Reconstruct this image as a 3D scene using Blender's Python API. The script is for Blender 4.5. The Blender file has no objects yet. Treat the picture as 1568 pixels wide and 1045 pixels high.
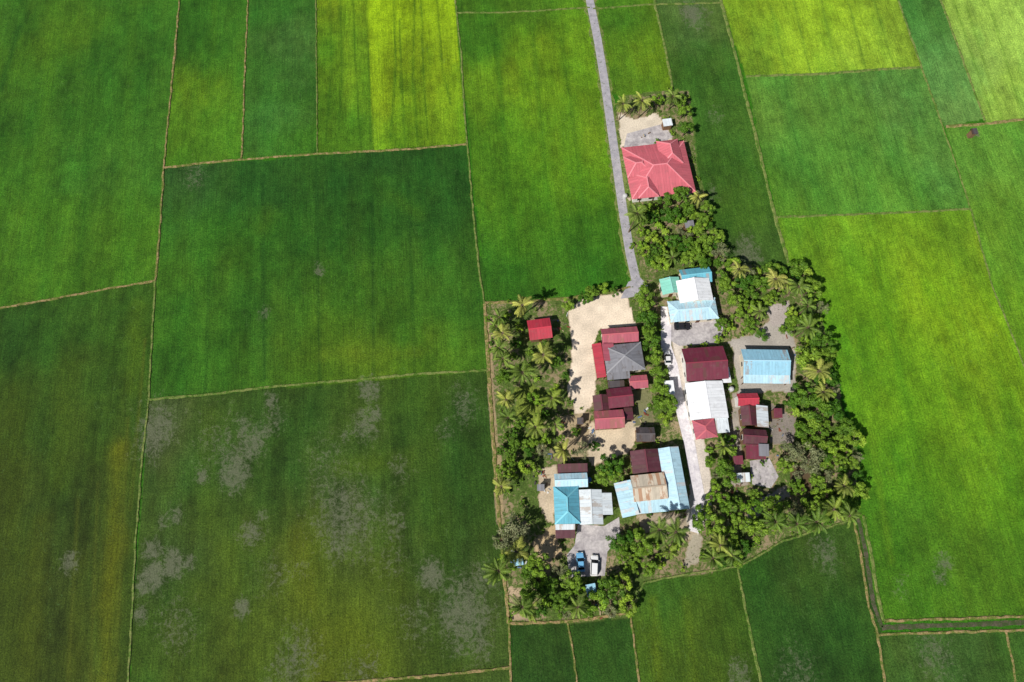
import bpy, bmesh, math, random
import numpy as np
from mathutils import Vector, Matrix
random.seed(7); rng=np.random.default_rng(11)
sc=bpy.context.scene
H=165.0; TH=math.radians(18.5); YAW=math.radians(-5.3); F=1045.3
Rv=np.array([math.cos(YAW),math.sin(YAW),0]); Fh=np.array([-math.sin(YAW),math.cos(YAW),0]); Z=np.array([0,0,1.])
Vw=Fh*math.sin(TH)-Z*math.cos(TH); Up=Fh*math.cos(TH)+Z*math.sin(TH)
def P(px,py,z=0.0):
    """photogrammetric survey: photo measurement + height -> metres on site"""
    r=Vw+(px-784)/F*Rv-(py-522.5)/F*Up
    t=(H-z)/(-r[2]); return Vector((r[0]*t,r[1]*t,z))
def lin(c):
    return tuple(((v/255)/12.92 if v/255<=0.04045 else ((v/255+0.055)/1.055)**2.4) for v in c)
def PL(pts,z=0): return [P(x,y,z) for x,y in pts]
# ---------- camera, light, world
cam=bpy.data.objects.new("camera",bpy.data.cameras.new("camera")); sc.collection.objects.link(cam)
cam.location=(0,0,H); cam.rotation_euler=(TH,0,YAW); cam.data.lens=24; cam.data.sensor_width=36; cam.data.clip_end=9000; cam.data.clip_start=1
sc.camera=cam
EL=math.radians(47); AZ=math.radians(38)
L=Vector((math.cos(EL)*math.cos(AZ),math.cos(EL)*math.sin(AZ),-math.sin(EL)))
sl=bpy.data.lights.new("sun","SUN"); sl.energy=4.9; sl.angle=math.radians(0.5); sl.color=(1,0.96,0.9)
so=bpy.data.objects.new("sun",sl); sc.collection.objects.link(so); so.rotation_euler=L.to_track_quat('-Z','Y').to_euler(); so.location=(-60,-60,150)
w=bpy.data.worlds.new("World"); sc.world=w; w.use_nodes=True
nt=w.node_tree; nt.nodes.clear()
sky=nt.nodes.new("ShaderNodeTexSky"); sky.sky_type='NISHITA'; sky.sun_disc=False; sky.sun_elevation=EL; sky.sun_rotation=math.atan2(-L.x,-L.y)
bg=nt.nodes.new("ShaderNodeBackground"); bg.inputs[1].default_value=0.055; out=nt.nodes.new("ShaderNodeOutputWorld")
nt.links.new(sky.outputs[0],bg.inputs[0]); nt.links.new(bg.outputs[0],out.inputs[0])
sc.view_settings.view_transform='Standard'; sc.view_settings.look='None'; sc.view_settings.exposure=0
# ---------- node helper
class N:
    def __init__(s,name):
        s.m=bpy.data.materials.new(name); s.m.use_nodes=True; s.t=s.m.node_tree; s.t.nodes.clear()
        s.out=s.t.nodes.new("ShaderNodeOutputMaterial"); s.b=s.t.nodes.new("ShaderNodeBsdfPrincipled")
        s.t.links.new(s.b.outputs[0],s.out.inputs[0]); s.b.inputs['Roughness'].default_value=0.85
        s.b.inputs['Specular IOR Level'].default_value=0.2
    def set(s,i,v):
        if isinstance(v,bpy.types.NodeSocket): s.t.links.new(v,i)
        elif isinstance(v,(tuple,list)) and len(v)==3 and i.type=='RGBA': i.default_value=(*v,1)
        else: i.default_value=v
    def n(s,ty,**k):
        nd=s.t.nodes.new(ty)
        for a,b in k.items(): setattr(nd,a,b)
        return nd
    def pos(s): return s.n("ShaderNodeNewGeometry").outputs['Position']
    def mapv(s,v,scale):
        m=s.n("ShaderNodeMapping"); s.set(m.inputs[0],v); m.inputs['Scale'].default_value=scale; return m.outputs[0]
    def noise(s,v,scale,detail=3,rough=.5,dist=0):
        m=s.n("ShaderNodeTexNoise"); s.set(m.inputs['Vector'],v); m.inputs['Scale'].default_value=scale
        m.inputs['Detail'].default_value=detail; m.inputs['Roughness'].default_value=rough; m.inputs['Distortion'].default_value=dist
        return m.outputs[0]
    def rng(s,v,a,b,c,d,smooth=False):
        m=s.n("ShaderNodeMapRange"); s.set(m.inputs[0],v)
        if smooth: m.interpolation_type='SMOOTHSTEP'
        for i,x in enumerate((a,b,c,d)): m.inputs[i+1].default_value=x
        return m.outputs[0]
    def math(s,op,a,b=0.0):
        m=s.n("ShaderNodeMath",operation=op); s.set(m.inputs[0],a); s.set(m.inputs[1],b); return m.outputs[0]
    def mix(s,f,a,b,mode='MIX'):
        m=s.n("ShaderNodeMix",data_type='RGBA',blend_type=mode); s.set(m.inputs[0],f); s.set(m.inputs[6],a); s.set(m.inputs[7],b); return m.outputs[2]
    def hsv(s,c,v=1.0,h=.5,sat=1.0):
        m=s.n("ShaderNodeHueSaturation"); s.set(m.inputs['Color'],c); s.set(m.inputs['Value'],v); s.set(m.inputs['Hue'],h); s.set(m.inputs['Saturation'],sat); return m.outputs[0]
    def bump(s,h,st=.5,d=.1):
        m=s.n("ShaderNodeBump"); m.inputs['Strength'].default_value=st; m.inputs['Distance'].default_value=d; s.set(m.inputs['Height'],h); s.t.links.new(m.outputs[0],s.b.inputs['Normal'])
    def col(s,c): s.set(s.b.inputs['Base Color'],c)
def simple(name,c,rough=.8,var=.15,scale=2.0,metal=0):
    k=N(name); n=k.noise(k.pos(),scale,3,.6); k.col(k.hsv(lin(c),k.rng(n,.3,.7,1-var,1+var))); k.b.inputs['Roughness'].default_value=rough
    k.b.inputs['Metallic'].default_value=metal; return k.m
# ---------- numpy noise
TAB=rng.random((256,256))
def vn(x,y,seed=0):
    x=x+seed*17.3; y=y+seed*9.1
    xi=np.floor(x).astype(int); yi=np.floor(y).astype(int); fx=x-xi; fy=y-yi; fx=fx*fx*(3-2*fx); fy=fy*fy*(3-2*fy)
    a=TAB[xi&255,yi&255]; b=TAB[(xi+1)&255,yi&255]; c=TAB[xi&255,(yi+1)&255]; d=TAB[(xi+1)&255,(yi+1)&255]
    return (a*(1-fx)+b*fx)*(1-fy)+(c*(1-fx)+d*fx)*fy
def fbm(x,y,seed=0,o=4):
    s=0;a=.5;t=0
    for i in range(o): s=s+a*vn(x*2**i,y*2**i,seed+i); t+=a; a*=.55
    return s/t
def inpoly(X,Y,poly):
    r=np.zeros(X.shape,bool); n=len(poly); j=n-1
    for i in range(n):
        xi,yi=poly[i][0],poly[i][1]; xj,yj=poly[j][0],poly[j][1]
        if yi!=yj:
            c=((yi>Y)!=(yj>Y))&(X<(xj-xi)*(Y-yi)/(yj-yi)+xi); r^=c
        j=i
    return r
# ---------- GROUND
st=0.5
def axis(a,b):
    core=np.arange(a,b,st); out=[];d=st;v=0
    while v<2800: d*=1.35; v+=d; out.append(v)
    out=np.array(out); return np.concatenate([(a-out)[::-1],core,core[-1]+out])
ax=axis(-152,182); ay=axis(-42,192)
X,Y=np.meshgrid(ax,ay); nx,ny=len(ax),len(ay)
col=np.zeros(X.shape+(3,)); col[:]=lin((50,105,15)); col2=np.zeros_like(col); col2[:]=lin((102,106,84)); W=np.zeros(X.shape)
FIELDS=[
 ([(-600,-200),(277,-200),(275,0),(252,255),(238,430),(0,472),(-600,560)],[(20,20,(44,98,14)),(60,60,(66,118,14)),(130,120,(40,98,14)),(220,60,(44,102,16)),(60,330,(58,114,14)),(170,280,(52,112,22)),(200,400,(58,114,14)),(20,440,(56,110,14)),(10,200,(42,98,12))],.10),
 ([(277,-200),(382,-200),(380,0),(370,243),(252,257),(275,0)],[(320,30,(40,100,14)),(290,150,(82,132,12)),(340,200,(54,114,14)),(350,100,(44,104,16)),(280,220,(64,118,14))],.12),
 ([(382,-200),(484,-200),(486,236),(370,243),(380,0)],[(430,20,(38,98,16)),(445,70,(62,112,36)),(430,170,(54,112,32)),(400,120,(38,98,16)),(460,220,(50,110,14)),(470,120,(44,102,16))],.10),
 ([(484,-200),(560,-200),(561,0),(571,232),(486,236)],[(520,10,(104,148,12)),(520,110,(84,134,12)),(530,210,(62,120,14)),(495,100,(64,122,14))],.16),
 ([(560,-200),(694,-200),(697,0),(714,221),(571,232),(561,0)],[(590,20,(146,176,10)),(640,20,(128,166,10)),(600,120,(114,156,10)),(650,120,(98,146,10)),(600,210,(80,134,12)),(690,160,(80,132,12))],.18),
 ([(694,-200),(890,-200),(903,0),(975,440),(960,450),(872,457),(745,466),(697,0)],[(800,8,(60,114,14)),(720,40,(46,106,12)),(800,60,(68,124,10)),(790,140,(94,140,12)),(860,120,(90,138,12)),(760,150,(72,128,12)),(740,260,(60,118,12)),(820,260,(70,128,12)),(900,260,(76,132,12)),(920,190,(86,134,14)),(800,370,(54,114,12)),(770,430,(40,100,12)),(900,420,(40,104,12)),(930,380,(48,108,12))],.12),
 ([(252,257),(714,221),(745,466),(748,567),(228,612),(238,430)],[(300,280,(38,86,24)),(400,280,(26,80,14)),(600,250,(24,78,14)),(690,300,(28,84,14)),(320,380,(42,98,12)),(420,350,(36,94,12)),(520,340,(32,88,12)),(650,400,(38,94,14)),(290,440,(52,108,14)),(300,550,(44,102,12)),(400,500,(44,100,16)),(480,540,(64,110,12)),(600,545,(74,116,12)),(620,420,(54,106,14)),(560,470,(48,100,12)),(700,550,(54,106,14)),(720,480,(34,90,12)),(260,590,(40,94,14))],.12),
 ([(228,612),(748,567),(762,760),(784,1045),(790,1200),(190,1200),(197,1045)],[(250,640,(60,84,32)),(330,640,(52,90,18)),(450,640,(32,78,12)),(620,610,(52,92,14)),(640,680,(38,82,14)),(700,640,(36,80,16)),(300,760,(46,86,18)),(430,740,(34,78,14)),(560,700,(52,88,16)),(520,790,(50,78,28)),(660,770,(40,84,14)),(730,760,(36,80,14)),(290,880,(48,82,24)),(350,860,(58,92,16)),(470,880,(70,96,12)),(600,900,(64,92,14)),(700,940,(52,82,26)),(430,980,(60,92,14)),(540,1010,(76,98,12)),(280,980,(56,88,14)),(650,1010,(52,86,16)),(720,850,(38,78,14)),(250,1030,(46,84,12))],.14),
 ([(-600,560),(0,472),(238,430),(228,612),(208,830),(197,1045),(190,1200),(-600,1200)],[(30,520,(32,78,12)),(120,500,(38,86,12)),(210,480,(48,96,14)),(40,620,(48,82,12)),(100,640,(46,84,12)),(190,600,(48,88,14)),(20,760,(48,78,12)),(120,780,(38,68,12)),(190,780,(48,82,12)),(30,900,(52,76,12)),(110,900,(38,66,12)),(80,1020,(58,78,12)),(10,1020,(48,72,12)),(195,900,(50,80,12))],.18),
 ([(890,-200),(1000,-200),(1003,8),(1032,142),(950,150),(930,140),(903,0)],[(930,30,(52,108,14)),(970,60,(70,124,14)),(965,100,(98,144,14)),(1000,90,(88,136,14)),(940,130,(58,112,16))],.12),
 ([(1000,-200),(1095,-200),(1105,5),(1208,405),(1230,420),(1120,405),(1075,310),(1060,200),(1055,140),(1032,142),(1003,8)],[(1050,20,(66,104,36)),(1040,100,(50,100,18)),(1090,120,(46,100,20)),(1110,200,(52,102,22)),(1110,280,(46,94,16)),(1140,310,(52,100,16)),(1150,380,(52,92,24)),(1190,400,(50,90,20))],.08),
 ([(1095,-200),(1370,-200),(1375,0),(1412,103),(1330,108),(1142,117),(1105,5)],[(1150,20,(106,152,22)),(1250,20,(124,172,26)),(1230,80,(128,174,30)),(1330,60,(122,170,38)),(1160,95,(92,144,26))],.14),
 ([(1142,117),(1412,103),(1440,185),(1485,320),(1190,333)],[(1200,150,(76,132,36)),(1280,160,(72,132,36)),(1380,150,(78,136,46)),(1250,250,(66,128,32)),(1350,280,(72,136,32)),(1440,250,(72,134,42)),(1200,300,(74,132,26))],.08),
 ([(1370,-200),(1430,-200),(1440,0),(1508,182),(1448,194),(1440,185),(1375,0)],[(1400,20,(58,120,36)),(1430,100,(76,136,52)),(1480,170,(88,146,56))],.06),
 ([(1430,-200),(2200,-200),(2200,150),(1568,183),(1510,190),(1440,0)],[(1490,20,(128,178,56)),(1540,60,(140,188,64)),(1490,110,(120,172,62)),(1550,150,(116,168,50))],.14),  # this field and the strip above: colours paled to carry lens flare haze
 ([(1448,194),(1510,190),(1568,183),(2200,150),(2200,700),(1568,560),(1520,440),(1485,320)],[(1490,240,(82,142,38)),(1550,240,(76,138,34)),(1530,350,(82,140,26)),(1560,480,(88,144,18))],.08),
 ([(1190,333),(1485,320),(1520,440),(1568,560),(2200,700),(2200,950),(1568,948),(1345,952),(1312,790),(1320,700),(1260,500),(1240,420),(1208,405)],[(1220,360,(80,134,20)),(1300,350,(90,144,20)),(1400,370,(98,150,18)),(1460,340,(92,146,22)),(1290,450,(86,142,12)),(1400,470,(98,152,12)),(1480,460,(106,156,14)),(1290,560,(74,136,12)),(1380,600,(84,142,12)),(1480,600,(90,146,12)),(1330,680,(66,130,12)),(1420,720,(74,134,12)),(1540,700,(76,132,12)),(1340,800,(54,116,12)),(1430,840,(62,118,16)),(1540,850,(66,118,14)),(1400,920,(56,112,12)),(1550,920,(54,106,12)),(1520,560,(96,148,14))],.08),  # crop colours include painted brightening for the sun's backscatter hotspot
 ([(1350,972),(1568,963),(2200,950),(2200,1200),(1370,1200)],[(1380,1000,(54,96,24)),(1450,1000,(50,88,26)),(1550,1020,(50,96,22))],.08),
 ([(1130,872),(1200,825),(1310,790),(1350,968),(1370,1200),(1200,1200),(1165,1045)],[(1160,900,(36,86,14)),(1250,850,(46,82,18)),(1290,830,(50,90,16)),(1250,950,(32,78,14)),(1320,960,(38,86,16)),(1220,1030,(32,74,14))],.06),
 ([(965,940),(985,890),(1035,880),(1130,866),(1165,1045),(1200,1200),(1000,1200)],[(1000,900,(40,86,16)),(1080,900,(50,94,16)),(1000,970,(60,98,12)),(1060,980,(52,92,14)),(1110,970,(52,94,14)),(1020,1030,(56,92,12))],.12),
 ([(870,952),(965,942),(1000,1200),(895,1200)],[(900,970,(34,78,14)),(940,1020,(38,82,14))],.10),
 ([(780,955),(870,952),(895,1200),(790,1200)],[(820,980,(36,78,14)),(840,1020,(30,70,12))],.10),
]
wx=(fbm(X/9,Y/9,3)-.5)*1.2; wy=(fbm(X/9,Y/9,8)-.5)*1.2
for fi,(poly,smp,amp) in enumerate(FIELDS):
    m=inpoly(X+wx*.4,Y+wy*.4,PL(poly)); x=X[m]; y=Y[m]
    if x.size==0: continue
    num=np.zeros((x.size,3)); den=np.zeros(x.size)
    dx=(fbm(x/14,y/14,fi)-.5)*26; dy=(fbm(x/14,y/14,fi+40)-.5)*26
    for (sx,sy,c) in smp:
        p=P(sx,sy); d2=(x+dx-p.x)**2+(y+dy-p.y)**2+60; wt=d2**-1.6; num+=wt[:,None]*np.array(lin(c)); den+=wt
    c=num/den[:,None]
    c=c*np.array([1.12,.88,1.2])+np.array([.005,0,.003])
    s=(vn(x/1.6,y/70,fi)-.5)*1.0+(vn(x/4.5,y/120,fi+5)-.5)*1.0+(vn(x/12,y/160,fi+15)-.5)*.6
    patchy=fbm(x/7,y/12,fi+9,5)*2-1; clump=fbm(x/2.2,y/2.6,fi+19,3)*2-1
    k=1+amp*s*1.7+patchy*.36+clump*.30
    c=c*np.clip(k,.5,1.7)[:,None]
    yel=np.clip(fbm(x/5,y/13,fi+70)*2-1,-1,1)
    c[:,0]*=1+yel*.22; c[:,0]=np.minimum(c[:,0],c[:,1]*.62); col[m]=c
def dseg(pts):
    pts=PL(pts); D=np.full(X.shape,1e9)
    for a,b in zip(pts[:-1],pts[1:]):
        dx,dy=b.x-a.x,b.y-a.y; t=np.clip(((X-a.x)*dx+(Y-a.y)*dy)/(dx*dx+dy*dy),0,1); D=np.minimum(D,np.hypot(X-a.x-t*dx,Y-a.y-t*dy))
    return D
BANDS=[([(182,690),(172,860),(158,1060)],2.4,(88,102,16),.7),([(210,470),(205,600)],2.2,(72,104,16),.5),([(25,600),(10,1060)],3.0,(62,84,14),.45),([(105,560),(90,740)],2.5,(62,88,16),.45),([(60,800),(40,1060)],2.5,(68,86,14),.45),([(125,860),(110,1060)],2.0,(68,84,14),.4),
 ([(462,830),(478,960),(490,1060)],4.2,(84,100,16),.55),([(545,960),(560,1060)],6,(84,100,14),.45),([(600,800),(612,960)],3,(68,94,16),.4),([(350,850),(350,900)],6,(72,98,18),.5),([(320,640),(318,800)],3,(62,92,18),.4),([(660,640),(672,900)],3,(58,90,16),.35),([(520,715),(620,705)],2.5,(70,100,18),.5),
 ([(403,270),(403,400),(405,580)],.5,(20,60,14),.55),([(485,260),(487,460),(490,595)],.5,(20,60,14),.5),([(570,300),(571,420),(572,580)],.45,(20,60,14),.45),([(625,280),(630,420),(636,575)],.5,(20,60,14),.5),([(320,400),(318,500),(314,600)],.4,(20,60,14),.4),
 ([(500,542),(640,540)],2.2,(84,112,20),.45),([(410,330),(400,350)],3,(60,100,18),.5),([(600,300),(640,330)],2,(58,98,16),.4),([(1395,440),(1440,560),(1480,680)],1.2,(110,154,26),.4),([(1290,440),(1330,640),(1365,860)],.8,(98,146,24),.4),([(1450,400),(1500,540),(1545,700)],1.0,(110,154,26),.35),([(1340,400),(1390,620),(1430,800)],.9,(60,116,16),.4),
 ([(1000,920),(1010,1060)],1.2,(84,110,18),.5),([(1050,920),(1068,1060)],1.0,(78,106,18),.45),([(760,60),(790,430)],.8,(46,100,16),.4),([(815,40),(850,430)],.8,(46,100,16),.4),([(860,60),(905,400)],.7,(44,96,16),.45),
 ([(30,40),(0,140)],1.0,(30,76,16),.5),([(150,0),(120,430)],1.5,(34,84,14),.4),([(85,0),(40,450)],1.5,(64,114,18),.4),([(205,0),(180,430)],1.2,(60,108,18),.35),([(330,0),(318,250)],1.0,(64,114,18),.4)]
BANDS+= [(r,.32,(48,92,14),.65) for r in [[(520,-10),(524,110),(516,228)],[(561,-40),(562,0),(566,120),(571,230)],[(603,-10),(606,100),(598,215)],[(612,30),(614,120),(620,222)],[(645,-10),(648,110),(655,215)],[(668,-10),(676,100),(690,160)],[(540,-10),(545,110),(552,228)],[(635,-10),(632,120),(640,222)],[(505,-10),(507,110),(498,222)]]]
BANDS+= [(r,.35,(84,128,30),.6) for r in [[(1180,10),(1205,112)],[(1215,0),(1240,110)],[(1255,-10),(1282,108)],[(1296,-10),(1325,106)],[(1335,-10),(1370,104)],[(1480,10),(1535,185)],[(1510,-10),(1560,160)],[(1460,0),(1520,180)]]]
BANDS+= [(r,.35,(50,98,28),.5) for r in [[(1200,118),(1240,328)],[(1275,116),(1318,326)],[(1345,110),(1398,322)]]]
BANDS+= [(r,.4,(76,92,22),.55) for r in [[(196,640),(176,1045)],[(150,740),(138,1045)],[(222,520),(200,780)],[(120,760),(104,1045)]]]
for pts,wd,c,a in BANDS:
    D=dseg(pts)+(fbm(X/6,Y/6,77,2)-.5)*wd*.8; m=D<wd*2.6
    if not m.any(): continue
    x,y=X[m],Y[m]; f=a*np.clip(np.exp(-(D[m]/wd)**2),0,1)*(.55+.75*fbm(x/5,y/9,88)); f=np.clip(f,0,1)[...,None]
    tex=np.clip(1+(fbm(x/2.2,y/4,12,3)-.5)*.6,.5,1.5)[...,None]; col[m]=col[m]*(1-f)+np.array(lin(c))*np.array([1.05,.9,1.2])*tex*f
SP=[(385,680,24,.6),(360,725,28,.62),(372,655,18,.5),(415,615,14,.55),(310,730,12,.6),(408,660,12,.55),(347,665,10,.5),(565,598,18,.6),(560,650,24,.55),(575,635,14,.55),(530,668,9,.5),(240,655,34,.6),(232,690,18,.45),(265,865,18,.68),(235,880,18,.68),(232,842,15,.6),(290,862,10,.55),(530,785,58,.50),(520,828,28,.52),(600,800,26,.45),(500,750,26,.42),(660,882,20,.68),(715,945,42,.58),(690,945,20,.58),(735,890,26,.5),(735,990,22,.5),(710,620,26,.45),(105,860,14,.55),(370,932,10,.65),(450,1015,36,.48),(385,815,18,.55),(400,790,10,.5),(610,715,20,.45),(488,415,11,.58),(405,480,12,.5),(1060,22,26,.66),(1445,862,14,.55),(1440,880,12,.5),(1265,850,26,.48),(1135,1030,18,.55),(1430,1000,34,.44),(1495,205,6,.9),(300,272,24,.42),(330,680,44,.38),(500,710,44,.38),(640,950,34,.4),(270,960,34,.4),(1145,390,28,.55),(1095,180,18,.42),(1090,300,16,.45),(420,640,22,.45),(215,940,12,.6),(218,900,9,.6),(1220,1030,34,.4),(560,1030,34,.4),(420,880,30,.38),(600,860,30,.38),(270,790,14,.5),(250,800,10,.5),(680,660,20,.4),(460,870,20,.36),(1380,900,16,.4)]
wob=fbm(X/5,Y/5,33)
for (sx,sy,r,a) in SP:
    p=P(sx,sy); R=r/5.1; d=np.sqrt((X-p.x)**2*1.3+(Y-p.y)**2*.8)*(1+(wob-.5)*.9); W=np.maximum(W,a*np.exp(-(d/R)**2*.7))
VILL=[(742,463),(870,456),(960,443),(968,440),(940,165),(960,148),(1000,138),(1055,138),(1068,250),(1085,330),(1118,402),(1240,418),(1262,500),(1290,620),(1318,700),(1314,795),(1200,827),(1130,868),(1035,882),(985,892),(967,942),(870,954),(780,957),(766,850),(750,600)]
mv=inpoly(X+wx*1.6,Y+wy*1.6,PL(VILL))
g=np.array(lin((66,90,34)));g2=np.array(lin((96,110,52)))
n5=fbm(X/5,Y/5,21)
col[mv]=(g+(g2-g)*n5[mv][:,None]); so1=np.array(lin((172,150,120))); so2=np.array(lin((108,94,76)))
n6=fbm(X/4,Y/4,31); col2[mv]=so2+(so1-so2)*n6[mv][:,None]; W[mv]=.42+(n5[mv]-.5)*.5
SAND=(230,212,190)
YARDS=[([(868,478),(895,460),(960,446),(976,495),(920,503),(907,530),(912,590),(905,622),(885,645),(868,600),(876,540)],SAND),
 ([(905,650),(972,640),(978,655),(960,695),(925,705),(905,712),(890,680)],(208,190,164)),([(826,718),(852,712),(848,800),(838,800),(826,770)],(192,175,152)),
 ([(948,172),(970,182),(1005,172),(1022,190),(1030,215),(950,226)],(218,204,184)),([(930,170),(960,300),(970,310),(948,312),(935,200)],(190,176,150)),
 ([(1112,520),(1150,512),(1190,480),(1208,486),(1218,545),(1215,600),(1128,600),(1120,530)],(172,164,156)),
 ([(975,790),(1062,785),(1085,800),(1060,830),(1020,822),(985,815)],(176,160,138)),([(1030,520),(1045,520),(1085,700),(1090,770),(1070,820),(1050,800),(1058,700)],(210,198,186)),
 ([(815,830),(850,800),(860,850),(830,862)],(190,165,130)),([(778,900),(800,900),(815,950),(782,952)],(178,156,128)),([(745,466),(756,520),(757,600),(765,700),(772,800),(760,800),(748,600)],(158,138,104)),
 ([(1120,600),(1130,600),(1135,720),(1150,745),(1120,745),(1118,660)],(160,150,140)),([(1180,620),(1218,640),(1215,680),(1180,680)],(132,122,116)),([(1140,800),(1150,775),(1200,745),(1210,760),(1160,790),(1150,812)],(168,158,150)),([(1060,820),(1075,820),(1070,860),(1045,868)],(170,160,142)),([(845,640),(905,635),(900,700),(868,700)],(176,156,126)),([(970,596),(995,596),(1000,650),(970,650)],(120,118,84)),([(1170,470),(1205,460),(1215,490),(1180,500)],(176,165,160))]
for poly,c in YARDS:
    m=inpoly(X+wx*1.5,Y+wy*1.5,PL(poly)); q=(vn(X/2.2,Y/2.2,50)-.5)[m][:,None]; col2[m]=np.array(lin(c))*(1+q*.35); W[m]=.86
mg=inpoly(X+wx*2,Y+wy*2,PL([(790,595),(812,590),(835,600),(832,640),(808,655),(790,635)])); W[mg]=.25; col[mg]=lin((108,122,48))
verts=np.stack([X.ravel(),Y.ravel(),(0*X).ravel()],1)
idx=np.arange(nx*ny).reshape(ny,nx); q=np.stack([idx[:-1,:-1],idx[:-1,1:],idx[1:,1:],idx[1:,:-1]],-1).reshape(-1,4)
me=bpy.data.meshes.new("ground"); me.vertices.add(len(verts)); me.vertices.foreach_set("co",verts.ravel().astype(np.float32))
me.loops.add(q.size); me.loops.foreach_set("vertex_index",q.ravel().astype(np.int32)); me.polygons.add(len(q)); me.polygons.foreach_set("loop_start",np.arange(0,q.size,4,dtype=np.int32))
me.update(calc_edges=True)
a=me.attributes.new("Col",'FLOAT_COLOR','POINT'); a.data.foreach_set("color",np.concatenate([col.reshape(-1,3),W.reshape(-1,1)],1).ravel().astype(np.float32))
a=me.attributes.new("Col2",'FLOAT_COLOR','POINT'); a.data.foreach_set("color",np.concatenate([col2.reshape(-1,3),mv.reshape(-1,1)*1.0],1).ravel().astype(np.float32))
gr=bpy.data.objects.new("ground",me); sc.collection.objects.link(gr)
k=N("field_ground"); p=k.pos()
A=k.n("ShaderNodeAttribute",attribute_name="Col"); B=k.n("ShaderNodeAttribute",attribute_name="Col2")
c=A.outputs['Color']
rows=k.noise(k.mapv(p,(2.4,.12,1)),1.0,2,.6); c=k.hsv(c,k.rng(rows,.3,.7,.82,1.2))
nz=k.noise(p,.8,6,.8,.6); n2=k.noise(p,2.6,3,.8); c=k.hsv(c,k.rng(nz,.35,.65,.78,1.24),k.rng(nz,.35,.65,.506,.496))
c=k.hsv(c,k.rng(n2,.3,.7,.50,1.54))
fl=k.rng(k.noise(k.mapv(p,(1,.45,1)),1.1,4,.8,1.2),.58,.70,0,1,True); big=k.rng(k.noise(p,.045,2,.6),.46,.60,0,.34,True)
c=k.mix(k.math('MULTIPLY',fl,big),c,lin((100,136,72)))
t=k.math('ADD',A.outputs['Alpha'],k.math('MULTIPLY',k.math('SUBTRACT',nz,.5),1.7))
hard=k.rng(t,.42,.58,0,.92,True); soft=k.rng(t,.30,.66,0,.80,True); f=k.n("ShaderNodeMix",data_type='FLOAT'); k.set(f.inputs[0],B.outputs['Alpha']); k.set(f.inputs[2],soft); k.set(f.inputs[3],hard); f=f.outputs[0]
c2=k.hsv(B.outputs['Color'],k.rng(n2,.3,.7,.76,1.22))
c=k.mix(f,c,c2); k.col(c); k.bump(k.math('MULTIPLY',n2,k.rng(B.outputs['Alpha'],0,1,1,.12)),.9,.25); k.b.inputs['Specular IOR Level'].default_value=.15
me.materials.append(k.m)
# ---------- materials
def bundmat(name,ca,cb):
    k=N(name); p=k.pos(); f=k.rng(k.noise(p,.8,4,.75),.36,.60,0,1,True); c=k.mix(f,lin(ca),lin(cb)); n=k.noise(p,4,3,.7); c=k.hsv(c,k.rng(n,.3,.7,.6,1.35)); k.col(c); k.bump(n,.8,.15); return k.m
M_tan=bundmat("dry_bund",(162,136,98),(98,110,46)); M_grn=bundmat("grassy_bund",(74,108,32),(122,130,72))
M_ditch=bundmat("ditch_mud",(92,84,70),(62,78,40))
k=N("weathered_lane"); p=k.pos(); n=k.noise(p,.6,5,.7); c=k.mix(k.rng(n,.35,.65,0,1),lin((146,144,150)),lin((176,172,176))); n2=k.noise(p,6,3,.7); c=k.hsv(c,k.rng(n2,.3,.7,.85,1.12))
k.col(c); k.bump(n2,.3,.02); M_road=k.m
def concrete(name,c1,c2):
    k=N(name); p=k.pos(); n=k.noise(p,.45,6,.7,.5); c=k.mix(k.rng(n,.35,.65,0,1),lin(c1),lin(c2)); s=k.noise(p,1.6,4,.7); c=k.hsv(c,k.rng(s,.3,.7,.78,1.12)); k.col(c); k.bump(s,.3,.02); return k.m
M_conc=concrete("yard_concrete",(152,146,148),(198,192,190)); M_lane=concrete("lane_concrete",(200,194,200),(234,228,228))
def obj(name,me,mats,parent=None):
    o=bpy.data.objects.new(name,me); sc.collection.objects.link(o)
    for m in mats: me.materials.append(m)
    if parent: o.parent=parent
    return o
def dens(pts,s=3.0):
    o=[]
    for a,b in zip(pts[:-1],pts[1:]):
        n=max(1,int((b-a).length/s))
        for i in range(n): o.append(a.lerp(b,i/n))
    o.append(pts[-1]); return o
TUFT=[]
def strip(name,pts,width,h,mat,z=0.01,jit=.12,tuft=0,flat=.55):
    pts=[P(x,y) for x,y in pts]; pts=dens(pts,1.3 if jit else 4)
    bm=bmesh.new(); rows=[]
    for i,p in enumerate(pts):
        a=pts[max(0,i-1)];b=pts[min(len(pts)-1,i+1)]; t=(b-a).normalized(); nr=Vector((-t.y,t.x,0))
        c=p+nr*random.uniform(-jit,jit); w=width/2*random.uniform(1-jit*2.2,1+jit*2.2); hh=h*random.uniform(.7,1.2)
        lo=z-(.05 if h>.03 else 0)
        rows.append([bm.verts.new(c+nr*w+Vector((0,0,lo))),bm.verts.new(c+nr*w*flat+Vector((0,0,z+hh if h>.03 else z+h))),bm.verts.new(c-nr*w*flat+Vector((0,0,z+hh if h>.03 else z+h))),bm.verts.new(c-nr*w+Vector((0,0,lo)))])
        for _ in range(tuft):
            TUFT.append((c.x+nr.x*random.gauss(0,w*.9)+t.x*random.uniform(-.8,.8),c.y+nr.y*random.gauss(0,w*.9)+t.y*random.uniform(-.8,.8),h*.5,random.uniform(.2,.5)))
    for r,s in zip(rows[:-1],rows[1:]):
        for j in range(3): bm.faces.new((r[j],r[j+1],s[j+1],s[j]))
    bmesh.ops.recalc_face_normals(bm,faces=bm.faces)
    me=bpy.data.meshes.new(name); bm.to_mesh(me); bm.free()
    return obj(name,me,[mat])
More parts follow.
